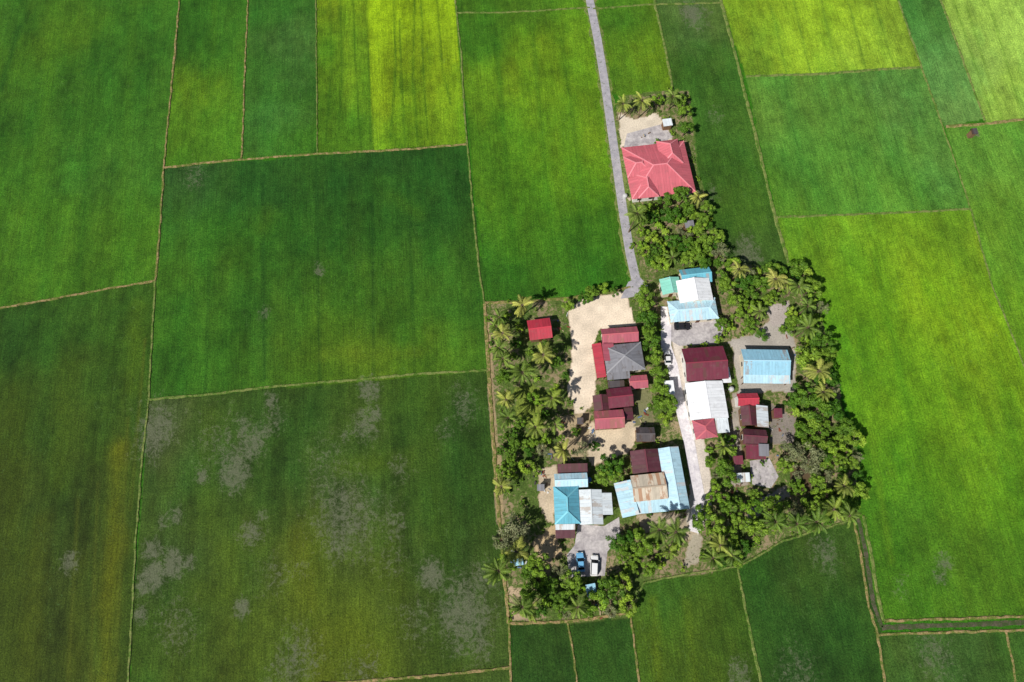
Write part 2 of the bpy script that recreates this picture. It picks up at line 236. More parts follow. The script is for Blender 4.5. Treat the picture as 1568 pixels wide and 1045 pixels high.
def slab(name,poly,mat,h=.06):
    pts=PL(poly); bm=bmesh.new(); f=bm.faces.new([bm.verts.new((p.x,p.y,h)) for p in pts])
    if f.normal.z<0: f.normal_flip()
    r=bmesh.ops.extrude_face_region(bm,geom=[f]); 
    for v in [e for e in r['geom'] if isinstance(e,bmesh.types.BMVert)]: v.co.z=-.02
    bmesh.ops.recalc_face_normals(bm,faces=bm.faces)
    me=bpy.data.meshes.new(name); bm.to_mesh(me); bm.free(); return obj(name,me,[mat])
T,G='t','g'
for typ,wd,pts in [
 (T,.75,[(279,-120),(275,0),(268,80),(258,180),(251,257),(246,340),(238,430)]),
 (G,.7,[(238,430),(232,530),(228,612),(218,700),(208,830),(202,950),(196,1045),(192,1100)]),
 (T,.7,[(-200,510),(0,472),(80,458),(150,445),(238,430)]),
 (T,.7,[(251,257),(320,249),(368,245),(430,240),(485,236),(570,232),(650,227),(714,221)]),
 (T,.65,[(385,-120),(380,0),(375,110),(372,200),(370,243)]),(G,.5,[(484,-120),(484,0),(485,130),(486,236)]),
 (G,.6,[(688,-120),(697,0),(706,80),(712,180),(720,270),(727,350),(736,430),(742,466)]),
 (T,1.0,[(742,466),(748,560),(754,650),(762,760),(770,850),(779,955)]),(T,.6,[(779,955),(783,1045),(786,1120)]),
 (G,.7,[(228,612),(330,603),(430,591),(530,583),(640,573),(747,567)]),(T,.7,[(430,1050),(560,1043),(680,1033),(783,1022)]),
 (G,.55,[(700,20),(760,20),(820,17),(903,12)]),(G,.8,[(1000,-60),(1003,8),(1020,80),(1031,142)]),(G,.6,[(908,14),(1000,7),(1104,5)]),
 (G,1.0,[(1090,-80),(1105,5),(1125,80),(1145,160),(1165,240),(1185,325),(1208,405)]),(G,.9,[(1142,117),(1250,114),(1330,108),(1412,103)]),
 (G,.5,[(1355,-60),(1375,0),(1410,100),(1440,185)]),(G,.4,[(1440,185),(1480,300),(1520,440),(1568,560),(1620,700)]),
 (G,.65,[(1420,-60),(1440,0),(1470,80),(1508,186)]),(G,.7,[(1188,333),(1300,329),(1400,325),(1485,320)]),
 (T,1.0,[(1448,194),(1510,190),(1568,183),(1700,172)]),
 (T,.6,[(1306,790),(1318,850),(1331,930),(1344,972),(1357,1060)]),(G,.8,[(1322,790),(1334,850),(1344,910),(1353,951)]),
 (T,.7,[(1353,951),(1450,948),(1568,944),(1750,938)]),(T,.7,[(1344,972),(1450,968),(1568,965),(1750,958)]),
 (G,.7,[(1130,872),(1145,950),(1165,1045),(1180,1110)]),(T,.7,[(779,955),(870,952),(928,944),(965,938)]),(T,.5,[(870,954),(876,990),(884,1045),(890,1100)]),
 (T,.55,[(965,940),(972,990),(979,1045),(986,1100)]),(G,.6,[(967,935),(985,893),(1035,882),(1130,868)]),(G,.6,[(1130,868),(1200,828),(1312,794)]),(T,.5,[(1540,968),(1548,1000),(1556,1050),(1562,1090)]),(T,.8,[(742,464),(800,462),(870,457)]),(T,.8,[(870,457),(915,450),(965,440)])]:
    strip("field_bund",pts,wd,.2,M_tan if typ==T else M_grn,tuft=2)
k=N("muddy_water"); k.col(lin((92,78,58))); k.b.inputs['Roughness'].default_value=.15; k.b.inputs['Specular IOR Level'].default_value=.5; M_water=k.m
strip("irrigation_ditch",[(1314,792),(1326,850),(1338,925),(1350,961)],.9,.015,M_ditch,z=.012,jit=.1,flat=.6)
strip("irrigation_ditch",[(1350,961),(1450,958),(1568,954),(1750,948)],1.1,.015,M_ditch,z=.012,jit=.1,flat=.6)
# ---------- road
ROAD=[(893,-70),(903,0),(915,60),(925,120),(935,190),(945,260),(955,330),(965,390),(973,425),(978,445)]
strip("road_verge",ROAD,3.9,.03,M_grn,z=.012,jit=.12,tuft=3,flat=.8)
strip("road",ROAD,2.5,.05,M_road,z=.03,jit=0.0,flat=.94)
slab("road_junction",[(962,432),(980,425),(992,438),(984,450),(965,456),(950,458)],M_road,.085)
strip("village_lane",[(1020,470),(1020,530),(1030,560),(1037,600),(1046,640),(1056,680),(1063,720),(1071,760),(1066,795),(1062,815)],2.7,.06,M_lane,z=.02,jit=0,flat=.95)
slab("yard_pavement",[(1024,488),(1100,486),(1108,500),(1100,527),(1040,530),(1024,520)],M_conc,.05)
slab("yard_pavement",[(885,803),(925,806),(948,792),(950,822),(930,845),(926,882),(872,884),(868,850),(880,835)],M_conc,.05)
slab("yard_pavement",[(960,205),(1015,190),(1030,210),(1010,222),(955,226)],M_conc,.05)
slab("yard_pavement",[(1148,706),(1178,702),(1192,730),(1180,748),(1152,742)],M_conc,.05)
slab("footpath",[(1142,808),(1146,782),(1176,764),(1182,772),(1156,790),(1152,812)],M_conc,.05)
pc=P(1225,735); bm=bmesh.new(); f=bm.faces.new([bm.verts.new((pc.x+math.cos(a)*2.6*random.uniform(.8,1.2),pc.y+math.sin(a)*3.4*random.uniform(.8,1.2),.03)) for a in [i*math.tau/18 for i in range(18)]]); me=bpy.data.meshes.new("pond"); bm.to_mesh(me); bm.free(); obj("pond",me,[M_water])
# ---------- roofs & buildings
def roofmat(name,c,rust=0.0,var=.10,rustc=(120,70,48),rough=.55):
    k=N(name); uv=k.n("ShaderNodeUVMap").outputs[0]; p=k.pos()
    sep=k.n("ShaderNodeSeparateXYZ"); k.set(sep.inputs[0],uv); u=sep.outputs[0]; v=sep.outputs[1]
    pu=k.math('FLOOR',k.math('DIVIDE',u,.82)); pv=k.math('FLOOR',k.math('DIVIDE',v,3.1)); wn=k.n("ShaderNodeTexWhiteNoise",noise_dimensions='2D'); cb=k.n("ShaderNodeCombineXYZ"); k.set(cb.inputs[0],pu); k.set(cb.inputs[1],pv); k.set(wn.inputs['Vector'],cb.outputs[0])
    base=k.hsv(lin(c),k.rng(wn.outputs[0],0,1,1-var,1+var))
    stn=k.noise(k.mapv(uv,(2.2,.22,1)),1.0,4,.65); base=k.hsv(base,k.rng(stn,.3,.7,.84,1.1))
    bl=k.noise(p,.9,4,.7); base=k.mix(k.rng(bl,.52,.75,0,.30),base,lin((110,104,98)))
    fu=k.math('FRACT',k.math('DIVIDE',u,.82)); seam=k.rng(k.math('ABSOLUTE',k.math('SUBTRACT',fu,.5)),.42,.49,0,.35); base=k.mix(seam,base,lin(tuple(x*.6 for x in c)))
    if rust>0:
        r=k.math('ADD',k.math('MULTIPLY',k.noise(k.mapv(uv,(1.2,.5,1)),1,5,.75),.6),k.math('MULTIPLY',wn.outputs[0],.4)); base=k.mix(k.rng(r,.62-rust*.3,.72-rust*.3,0,.9,True),base,lin(rustc))
    k.col(base); k.b.inputs['Roughness'].default_value=rough; k.b.inputs['Specular IOR Level'].default_value=.3
    cor=k.math('SINE',k.math('MULTIPLY',u,math.tau/.27)); k.bump(cor,.5,.03); return k.m
RM={'pink':roofmat('pink_red_tile',(200,102,112),0,.08),'red':roofmat('red_sheet',(178,54,70)),'rose':roofmat('rose_sheet',(178,92,106),.1,.12,(150,96,88)),'grey':roofmat('grey_sheet',(128,128,134),.15,.12,(96,90,88)),
'maroon':roofmat('maroon_sheet',(112,44,62),.1,.14,(96,58,56)),'maroon2':roofmat('maroon_dark',(94,50,60),.3,.2,(84,56,54)),'white':roofmat('white_sheet',(240,242,244),0,.04),'cream':roofmat('pale_sheet',(214,222,226),.08,.06,(180,170,160)),
'blue':roofmat('blue_sheet',(150,200,222),.03,.05,(150,150,150)),'sky':roofmat('pale_blue_sheet',(184,220,234),.06,.06,(200,200,200)),'teal':roofmat('teal_sheet',(104,178,198),.03,.06,(150,150,150)),'mint':roofmat('mint_sheet',(136,208,188),.03,.06,(150,160,150)),
'rust':roofmat('rusty_sheet',(206,194,174),.38,.25,(168,126,96)),'dark':roofmat('dark_grey_sheet',(84,78,80),.3,.25,(70,56,50))}
CAP={}
def capm(key):
    if key not in CAP: 
        c={'pink':(226,138,146),'red':(202,68,84),'rose':(196,104,112),'grey':(150,150,154),'maroon':(138,60,74),'maroon2':(112,60,70),'white':(240,240,242),'cream':(214,220,222),'blue':(172,214,232),'sky':(194,226,238),'teal':(124,196,212),'mint':(150,214,200),'rust':(176,160,140),'dark':(100,94,94)}[key]
        CAP[key]=simple(key+"_ridge_cap",c,.6,.06,3)
    return CAP[key]
M_wall=[simple("painted_wall_cream",(214,204,184),.85,.08,1.2),simple("painted_wall_white",(222,220,214),.85,.08,1.2),simple("timber_wall",(124,96,72),.85,.2,3),simple("painted_wall_green",(150,176,150),.85,.1,1.2)]
M_glass=simple("window_glass",(26,34,40),.12,.1,1); M_frame=simple("window_frame",(210,208,200),.5,.05,2); M_door=simple("door_timber",(96,60,38),.6,.15,4)
BLD=[]
def mesh_from(name,vs,fs,mats,parent,uvs=None,solid=0):
    me=bpy.data.meshes.new(name); me.from_pydata([tuple(v) for v in vs],[],fs); me.update()
    if uvs:
        ul=me.uv_layers.new(name="UVMap"); i=0
        for f in uvs:
            for u in f: ul.data[i].uv=u; i+=1
    o=obj(name,me,mats,parent)
    if solid:
        s=o.modifiers.new("thickness","SOLIDIFY"); s.thickness=solid; s.offset=-1
    return o
def box(name,c,dx,dy,dz,ux,mat,parent):
    ux=Vector((ux.x,ux.y,0)).normalized(); uy=Vector((-ux.y,ux.x,0)); vs=[]
    for sz in (-1,1):
        for sx,sy in ((-1,-1),(1,-1),(1,1),(-1,1)): vs.append(c+ux*sx*dx/2+uy*sy*dy/2+Vector((0,0,sz*dz/2)))
    return mesh_from(name,vs,[(3,2,1,0),(4,5,6,7),(0,1,5,4),(1,2,6,5),(2,3,7,6),(3,0,4,7)],[mat],parent)
def beam(name,a,b,w,h,mat,parent):
    d=(b-a); L_=d.length; d.normalize(); s=Vector((-d.y,d.x,0)); s.normalize(); u=d.cross(s); u=u if u.z>0 else -u
    vs=[p+s*sx*w/2+u*sz*h/2 for p in (a,b) for sx,sz in ((-1,-1),(1,-1),(1,1),(-1,1))]
    return mesh_from(name,vs,[(0,1,2,3),(7,6,5,4),(0,4,5,1),(1,5,6,2),(2,6,7,3),(3,7,4,0)],[mat],parent)
def section(par,quad,ze,rise,typ,rm,wall=1,ridge='u',ov=.55,inset=.9,wins=True,cnt=[0]):
    cnt[0]+=1; t="_%d"%cnt[0]
    q=[P(x,y,ze) for x,y in quad]; C=sum(q,Vector())/4; u=((q[1]-q[0])+(q[2]-q[3]))/2; v=((q[3]-q[0])+(q[2]-q[1]))/2
    lu=u.length; u.normalize(); vp=Vector((-u.y,u.x,0)); lv=abs(v.dot(vp)); vv=vp if v.dot(vp)>0 else -vp
    def pt(a,b,z): return Vector((C.x+u.x*a*lu/2+vv.x*b*lv/2,C.y+u.y*a*lu/2+vv.y*b*lv/2,z))
    a,b,c,d=pt(-1,-1,ze),pt(1,-1,ze),pt(1,1,ze),pt(-1,1,ze); zr=ze+rise; faces=[];caps=[]
    if typ=='gable':
        if ridge=='u': r1,r2=pt(-1,0,zr),pt(1,0,zr); faces=[(d,c,r2,r1),(b,a,r1,r2)]
        else: r1,r2=pt(0,-1,zr),pt(0,1,zr); faces=[(a,d,r2,r1),(c,b,r1,r2)]
        caps=[(r1,r2)]
    elif typ=='hip':
        if ridge=='u':
            k_=max(0.02,1-inset*lv/lu); r1,r2=pt(-k_,0,zr),pt(k_,0,zr); faces=[(d,c,r2,r1),(b,a,r1,r2),(a,d,r1),(c,b,r2)]; caps=[(r1,r2),(a,r1),(d,r1),(b,r2),(c,r2)]
        else:
            k_=max(0.02,1-inset*lu/lv); r1,r2=pt(0,-k_,zr),pt(0,k_,zr); faces=[(a,d,r2,r1),(c,b,r1,r2),(b,a,r1),(d,c,r2)]; caps=[(r1,r2),(a,r1),(b,r1),(d,r2),(c,r2)]
    elif typ=='shed':
        up=Vector((0,0,rise))
        if ridge=='u': faces=[(d,c,b+up,a+up)]
        elif ridge=='d': faces=[(b,a,d+up,c+up)]
        elif ridge=='l': faces=[(c,b,a+up,d+up)]
        else: faces=[(a,d,c+up,b+up)]
    vs=[];fs=[];uvs=[]
    for f in faces:
        i=len(vs); vs+=list(f); fs.append(tuple(range(i,i+len(f)))); e=(f[1]-f[0]).normalized(); nn=(f[1]-f[0]).cross(f[2]-f[0]).normalized(); s=nn.cross(e)
        uvs.append([((x-f[0]).dot(e)+cnt[0]*7.3,(x-f[0]).dot(s)+cnt[0]*3.1) for x in f])
    mesh_from("roof"+t,vs,fs,[RM[rm]],par,uvs,.09)
    for i,(x,y) in enumerate(caps): beam("ridge_cap%s_%d"%(t,i),x+Vector((0,0,.03)),y+Vector((0,0,.03)),.34,.09,capm(rm),par)
    hu=lu/2-ov; hv=lv/2-ov
    def wp(a_,b_,z): return Vector((C.x+u.x*a_*hu+vv.x*b_*hv,C.y+u.y*a_*hu+vv.y*b_*hv,z))
    zt=ze-.12
    if wall is not None and hu>.4 and hv>.4:
        W4=[wp(-1,-1,0),wp(1,-1,0),wp(1,1,0),wp(-1,1,0)]; T4=[x+Vector((0,0,zt)) for x in W4]; vs=W4+T4; fs=[(0,1,5,4),(1,2,6,5),(2,3,7,6),(3,0,4,7)]
        if typ=='gable':
            g1,g2=(wp(-1,0,zr-.2),wp(1,0,zr-.2)) if ridge=='u' else (wp(0,-1,zr-.2),wp(0,1,zr-.2)); vs+=[g1,g2]
            fs+= [(4,7,8),(5,6,9)] if ridge=='u' else [(4,5,8),(7,6,9)]
        mesh_from("walls"+t,vs,fs,[M_wall[wall]],par)
        if wins:
            for si,(p0,p1) in enumerate(((W4[3],W4[2]),(W4[0],W4[1]),(W4[0],W4[3]),(W4[1],W4[2]))):
                d_=(p1-p0); ln=d_.length; d_.normalize(); n=int(ln/2.8); nrm=Vector((-d_.y,d_.x,0)); mid=(p0+p1)/2
                if (mid-Vector((C.x,C.y,0))).dot(nrm)<0: nrm=-nrm
                for j in range(n):
                    q_=p0+d_*ln*(j+.5)/n+nrm*.03
                    if si==0 and j==n//2: 
                        box("door%s"%t,q_+Vector((0,0,1.02)),.95,.08,2.04,d_,M_door,par); continue
                    if zt>2.3:
                        box("window_frame%s_%d_%d"%(t,si,j),q_+Vector((0,0,1.5)),1.3,.08,1.15,d_,M_frame,par); box("window_glass%s_%d_%d"%(t,si,j),q_+nrm*.03+Vector((0,0,1.5)),1.12,.06,.97,d_,M_glass,par)
    else:
        for i,(x,y) in enumerate(((-1,-1),(1,-1),(1,1),(-1,1))): beam("post%s_%d"%(t,i),wp(x,y,0),wp(x,y,zt)+Vector((.001,0,0)),.14,.14,M_door,par)
    BLD.append((C.x,C.y,u.copy(),lu/2,lv/2))
def house(name,at=0):
    e=bpy.data.objects.new(name,None); sc.collection.objects.link(e); return e
h=house("red_roofed_bungalow")
section(h,[(953,228),(1050,214),(1063,297),(966,304)],3.4,2.6,'hip','pink',1,'u',.9,.85)
section(h,[(955,241),(992,236),(999,268),(961,272)],4.15,1.5,'hip','pink',None,'u',.9,.8)
section(h,[(972,268),(1003,265),(1008,301),(978,303)],4.0,1.5,'hip','pink',None,'v',.9,.8)
section(h,[(1006,217),(1038,213),(1046,250),(1012,254)],4.25,1.8,'hip','pink',None,'v',.9,.8)
h=house("small_red_house"); section(h,[(807,491),(842,487),(846,517),(811,522)],3.0,.9,'gable','red',2,'u',.4)
h=house("rose_and_grey_roofed_house")
section(h,[(920,504),(975,500),(978,523),(922,527)],3.6,1.2,'gable','rose',0,'u',.5)
section(h,[(924,530),(982,524),(987,566),(928,572)],3.8,1.6,'hip','grey',0,'v',.5,.8)
section(h,[(908,527),(922,526),(926,578),(912,580)],2.8,.5,'shed','red',None,'r',.3)
section(h,[(928,566),(962,562),(966,580),(930,582)],3.0,.5,'shed','grey',None,'u',.3)
section(h,[(962,576),(990,574),(993,594),(965,596)],2.7,.5,'gable','rose',0,'u',.4)
section(h,[(922,527),(940,526),(942,552),(924,554)],4.0,.5,'shed','rose',None,'l',.3)
h=house("maroon_roofed_house")
section(h,[(908,606),(932,604),(934,628),(909,630)],3.1,.7,'gable','maroon2',2,'v',.4)
section(h,[(928,596),(966,592),(970,622),(932,626)],3.5,1.2,'gable','maroon',2,'u',.4)
section(h,[(909,630),(954,627),(957,655),(911,658)],3.3,1.1,'gable','rose',2,'u',.4)
section(h,[(955,625),(969,624),(970,643),(957,644)],2.8,.4,'shed','maroon2',None,'l',.3)
section(h,[(930,584),(955,583),(957,597),(932,598)],2.8,.3,'shed','dark',None,'u',.3)
h=house("blue_white_roofed_house")
section(h,[(1010,428),(1040,424),(1044,448),(1014,452)],3.1,.8,'gable','mint',0,'v',.4)
section(h,[(1040,414),(1086,408),(1090,432),(1044,437)],3.4,1.1,'gable','teal',0,'u',.4)
section(h,[(1036,430),(1086,426),(1092,460),(1040,465)],3.9,1.3,'gable','white',0,'v',.4)
section(h,[(1022,462),(1096,456),(1099,488),(1027,494)],3.2,.8,'hip','sky',0,'u',.5,.7)
h=house("long_maroon_white_house")
section(h,[(1045,534),(1110,530),(1113,580),(1050,585)],3.6,1.6,'gable','maroon',1,'u',.5)
section(h,[(1049,587),(1108,583),(1114,640),(1057,644)],3.3,1.0,'gable','white',1,'v',.4)
section(h,[(1060,644),(1094,641),(1098,669),(1065,674)],3.0,.8,'hip','rose',1,'v',.4,.7)
section(h,[(1094,640),(1114,639),(1117,662),(1098,664)],2.7,.3,'shed','cream',None,'u',.3)
section(h,[(1103,563),(1117,562),(1119,586),(1106,587)],2.6,.3,'shed','white',None,'l',.3)
h=house("blue_roofed_house")
section(h,[(1136,535),(1207,536),(1209,575),(1137,574)],3.4,1.3,'gable','blue',0,'u',.6)
section(h,[(1137,573),(1209,574),(1210,588),(1139,587)],2.75,.45,'shed','sky',None,'u',.4)
h=house("red_grey_row_house")
section(h,[(1128,603),(1160,602),(1162,621),(1130,622)],3.2,.8,'gable','red',1,'u',.4)
section(h,[(1134,622),(1158,622),(1159,652),(1136,652)],3.0,.8,'gable','maroon2',2,'v',.4)
section(h,[(1157,621),(1176,622),(1177,655),(1158,654)],3.3,.6,'shed','cream',2,'l',.3)
section(h,[(1136,656),(1172,659),(1175,682),(1138,680)],3.1,1.0,'gable','maroon2',2,'u',.4)
section(h,[(1140,681),(1170,682),(1174,704),(1143,703)],2.8,.6,'shed','maroon',2,'u',.4)
section(h,[(1160,680),(1176,681),(1178,699),(1163,699)],3.5,.4,'shed','grey',None,'u',.3)
h=house("garden_shed"); section(h,[(1184,626),(1197,626),(1198,640),(1185,640)],2.3,.4,'shed','maroon',2,'u',.2,wins=False)
h=house("garden_shed"); section(h,[(1122,699),(1137,698),(1138,711),(1124,712)],2.3,.4,'shed','maroon',2,'u',.2,wins=False)
h=house("garden_shed"); section(h,[(1127,725),(1147,724),(1149,738),(1129,739)],2.3,.3,'shed','cream',2,'u',.2,wins=False)
h=house("teal_roofed_house")
section(h,[(848,726),(898,724),(901,746),(850,748)],3.3,.8,'gable','sky',1,'u',.4)
section(h,[(848,746),(886,745),(888,802),(849,803)],3.5,1.7,'hip','teal',1,'v',.5,.9)
section(h,[(886,750),(922,750),(923,803),(888,804)],3.3,.7,'gable','cream',1,'v',.4)
section(h,[(920,755),(937,755),(938,788),(922,789)],2.9,.4,'shed','cream',None,'l',.3)
section(h,[(853,711),(899,710),(900,724),(854,725)],2.8,.4,'shed','maroon2',2,'u',.3)
section(h,[(850,803),(880,803),(881,812),(851,813)],2.7,.3,'shed','cream',None,'u',.3)
section(h,[(850,812),(880,812),(881,824),(851,825)],2.5,.3,'shed','maroon2',None,'u',.3)
h=house("rusty_patchwork_roofed_house")
section(h,[(965,691),(1008,687),(1012,722),(969,726)],3.4,1.0,'gable','maroon2',2,'v',.4)
section(h,[(1008,687),(1040,684),(1055,779),(1023,783)],3.3,.9,'gable','sky',1,'v',.4)
section(h,[(966,729),(1018,723),(1022,764),(970,769)],3.8,.7,'gable','rust',2,'u',.4)
section(h,[(943,739),(969,735),(974,788),(950,795)],3.0,.6,'shed','sky',0,'r',.4)
section(h,[(970,768),(1022,764),(1024,783),(974,788)],2.9,.6,'shed','sky',None,'u',.4)
h=house("grey_roofed_shed"); section(h,[(973,654),(1002,655),(1003,676),(975,677)],2.8,.6,'gable','dark',2,'u',.3)
h=house("white_pump_house"); section(h,[(1017,584),(1031,583),(1033,603),(1019,604)],2.5,.3,'shed','white',1,'u',.25,wins=False)
for nm,qd,rm in [("blue_roofed_shed",[(896,896),(911,893),(915,914),(900,917)],'blue'),("garden_shed",[(1048,340),(1062,338),(1063,348),(1049,350)],'grey'),("garden_shed",[(1014,184),(1028,182),(1030,192),(1016,194)],'cream'),("garden_shed",[(822,742),(833,742),(834,752),(823,752)],'grey'),("garden_shed",[(883,640),(893,640),(894,650),(884,650)],'dark'),("blue_roofed_shed",[(786,857),(800,855),(802,865),(788,867)],'blue'),("garden_shed",[(1487,198),(1496,197),(1497,205),(1488,206)],'dark')]:
    h=house(nm); section(h,qd,2.3,.3,'shed',rm,2,'u',.2,wins=False)
# ---------- vehicles
M_tyre=simple("tyre",(24,24,24),.9); M_lamp=simple("lamp_glass",(230,225,200),.2)
def car(name,px,py,ang,c,L_=4.3,W_=1.75,van=False):
    m=simple(name+"_paint",c,.25,.03,1); e=bpy.data.objects.new(name,None); sc.collection.objects.link(e)
    w=W_/2
    def loft(nm,stn,mat):
        vs=[];fs=[]
        for (x,hw,zb,zt,tw) in stn: vs+=[(x,-hw,zb),(x,-hw,(zb+zt)/2+.05),(x,-tw,zt),(x,tw,zt),(x,hw,(zb+zt)/2+.05),(x,hw,zb)]
        n=len(stn)
        for i in range(n-1):
            for j in range(6): fs.append((i*6+j,i*6+(j+1)%6,(i+1)*6+(j+1)%6,(i+1)*6+j))
        fs.append(tuple(range(5,-1,-1))); fs.append(tuple(range((n-1)*6,n*6)))
        o=mesh_from(nm,vs,fs,[mat],e); b=o.modifiers.new("b","BEVEL"); b.width=.05; b.segments=2; return o
    h=L_/2
    loft("body",[(-h,w*.86,.42,.82,w*.78),(-h+.15,w*.96,.3,.95,w*.86),(-h*.55,w,.26,.98,w*.9),(0,w,.26,.97,w*.92),(h*.5,w,.26,.93,w*.9),(h-.25,w*.95,.3,.82,w*.8),(h,w*.82,.38,.66,w*.7)],m)
    x0,x1=(-h*.93,h*.55) if van else (-h*.78,h*.42); t0,t1=(-h*.86,h*.2) if van else (-h*.5,h*.05); zt=1.75 if van else 1.46
    vs=[(x0,-w*.88,.95),(x1,-w*.88,.93),(x1,w*.88,.93),(x0,w*.88,.95),(t0,-w*.7,zt-.04),(t1,-w*.7,zt-.04),(t1,w*.7,zt-.04),(t0,w*.7,zt-.04)]
    mesh_from("windows",vs,[(0,1,5,4),(1,2,6,5),(2,3,7,6),(3,0,4,7),(4,5,6,7)],[M_glass],e)
    vs=[(t0-.06,-w*.73,zt-.05),(t1+.06,-w*.73,zt-.05),(t1+.06,w*.73,zt-.05),(t0-.06,w*.73,zt-.05),(t0,-w*.66,zt+.02),(t1,-w*.66,zt+.02),(t1,w*.66,zt+.02),(t0,w*.66,zt+.02)]
    mesh_from("roof",vs,[(3,2,1,0),(4,5,6,7),(0,1,5,4),(1,2,6,5),(2,3,7,6),(3,0,4,7)],[m],e)
    for i,(x,y) in enumerate(((-h*.62,-1),(-h*.62,1),(h*.62,-1),(h*.62,1))):
        bm=bmesh.new(); bmesh.ops.create_cone(bm,cap_ends=True,segments=20,radius1=.32,radius2=.32,depth=.22,matrix=Matrix.Translation((x,y*(w-.1),.32))@Matrix.Rotation(math.pi/2,4,'X')); me=bpy.data.meshes.new("wheel_%d"%i); bm.to_mesh(me); bm.free(); obj("wheel_%d"%i,me,[M_tyre],e)
    for s in (-1,1): box("headlamp_%d"%s,Vector((h-.06,s*w*.6,.66)),.12,.32,.12,Vector((1,0,0)),M_lamp,e); box("mirror_%d"%s,Vector((x1-.15,s*(w+.08),1.0)),.12,.2,.14,Vector((1,0,0)),m,e)
    p=P(px,py,.6); e.location=(p.x,p.y,.05); e.rotation_euler=(0,0,math.radians(ang)); BLD.append((p.x,p.y,Vector((math.cos(math.radians(ang)),math.sin(math.radians(ang)),0)),2.3,1.2))
car("blue_car",889,861,88,(110,170,210)); car("white_van",910,866,80,(225,225,225),4.5,1.8,True); car("dark_car",1045,500,-4,(40,40,46)); car("white_car",1022,548,86,(215,215,215),3.8,1.6)
M_tank=simple("tank_plastic",(60,110,170),.4); M_steel=simple("steel",(190,190,190),.3)
def tank(px,py,m):
    p=P(px,py,1); e=bpy.data.objects.new("water_tank",None); sc.collection.objects.link(e); e.location=(p.x,p.y,0)
    bm=bmesh.new(); prof=[(0,1.62),(.18,1.62),(.2,1.5),(.5,1.38),(.62,1.2),(.6,.9),(.63,.85),(.6,.8),(.6,.1),(.55,.02),(0,.02)]; vs=[bm.verts.new((r,0,z)) for r,z in prof]; ed=[bm.edges.new((a,b)) for a,b in zip(vs[:-1],vs[1:])]
    bmesh.ops.spin(bm,geom=vs+ed,cent=(0,0,0),axis=(0,0,1),angle=math.tau,steps=20); bmesh.ops.remove_doubles(bm,verts=bm.verts,dist=.001)
    me=bpy.data.meshes.new("tank"); bm.to_mesh(me); bm.free(); obj("tank",me,[m],e)
for x,y,m in [(1120,596,M_steel),(902,735,M_tank),(944,640,M_steel),(957,300,M_steel)]: tank(x,y,m)
CL=[simple("clutter_%d"%i,c,.7,.2,3) for i,c in enumerate([(200,200,196),(90,110,140),(130,76,60),(120,100,80),(70,66,62),(180,164,130)])]
def pile(px,py,n,spread):
    p=P(px,py); bm=bmesh.new(); 
    for i in range(n):
        l=random.uniform(.3,1.2); mtx=Matrix.Translation((p.x+random.gauss(0,spread),p.y+random.gauss(0,spread),random.uniform(.05,.25)))@Matrix.Rotation(random.uniform(0,3),4,'Z')@Matrix.Rotation(random.uniform(-.2,.2),4,'X')@Matrix.Diagonal((l,random.uniform(.1,.45),random.uniform(.06,.3),1))
        k0=len(bm.faces); bmesh.ops.create_cube(bm,size=1,matrix=mtx); bm.faces.ensure_lookup_table(); mi=random.randrange(6)
        for f in bm.faces[k0:]: f.material_index=mi
    me=bpy.data.meshes.new("scrap_pile"); bm.to_mesh(me); bm.free(); obj("scrap_pile",me,CL)
for x,y in [(822,735),(835,745),(830,728),(905,660),(1060,352),(1045,328),(795,862),(1130,745),(1188,655),(985,640),(1118,690),(1200,700),(860,500),(1040,800),(880,715),(1215,535),(845,705),(985,205),(915,935),(870,655)]: pile(x,y,random.randint(4,9),1.0)
# ---------- trees
def leafmat(name,c1,c2,tr=.25):
    k=N(name); oi=k.n("ShaderNodeObjectInfo"); at=k.n("ShaderNodeAttribute",attribute_name="lv")
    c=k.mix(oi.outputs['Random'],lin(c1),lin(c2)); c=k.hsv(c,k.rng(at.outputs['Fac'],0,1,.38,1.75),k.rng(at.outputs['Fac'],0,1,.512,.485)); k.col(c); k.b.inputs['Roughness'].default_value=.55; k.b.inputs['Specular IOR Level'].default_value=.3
    tb=k.n("ShaderNodeBsdfTranslucent"); k.set(tb.inputs[0],c); mx=k.n("ShaderNodeMixShader"); mx.inputs[0].default_value=tr
    k.t.links.new(k.b.outputs[0],mx.inputs[1]); k.t.links.new(tb.outputs[0],mx.inputs[2]); k.t.links.new(mx.outputs[0],k.out.inputs[0]); return k.m
ML=leafmat("broad_leaf",(62,108,24),(122,154,48)); ML2=leafmat("dull_leaf",(116,124,84),(138,142,104)); MLy=leafmat("lime_leaf",(104,146,36),(140,168,52)); MP=leafmat("palm_frond",(116,138,52),(166,170,84)); MPd=leafmat("palm_frond_dark",(84,118,40),(120,144,60)); MB=simple("bark",(112,96,78),.9,.25,3)
def finish(name,V,Fc,MI,LV,mats):
    me=bpy.data.meshes.new(name); me.from_pydata(V,[],Fc); me.update(); me.polygons.foreach_set("material_index",MI)
    a=me.attributes.new("lv",'FLOAT','FACE'); a.data.foreach_set("value",LV)
    for m in mats: me.materials.append(m)
    return me
def limb(V,Fc,MI,LV,pts,rs,seg=6):
    base=len(V)
    for i,(p,r) in enumerate(zip(pts,rs)):
        t=(pts[min(i+1,len(pts)-1)]-pts[max(0,i-1)]).normalized(); s=t.orthogonal().normalized(); q=t.cross(s)
        for j in range(seg): a=j*math.tau/seg; V.append(tuple(p+s*math.cos(a)*r+q*math.sin(a)*r))
    for i in range(len(pts)-1):
        for j in range(seg): Fc.append((base+i*seg+j,base+i*seg+(j+1)%seg,base+(i+1)*seg+(j+1)%seg,base+(i+1)*seg+j)); MI.append(0); LV.append(.5)
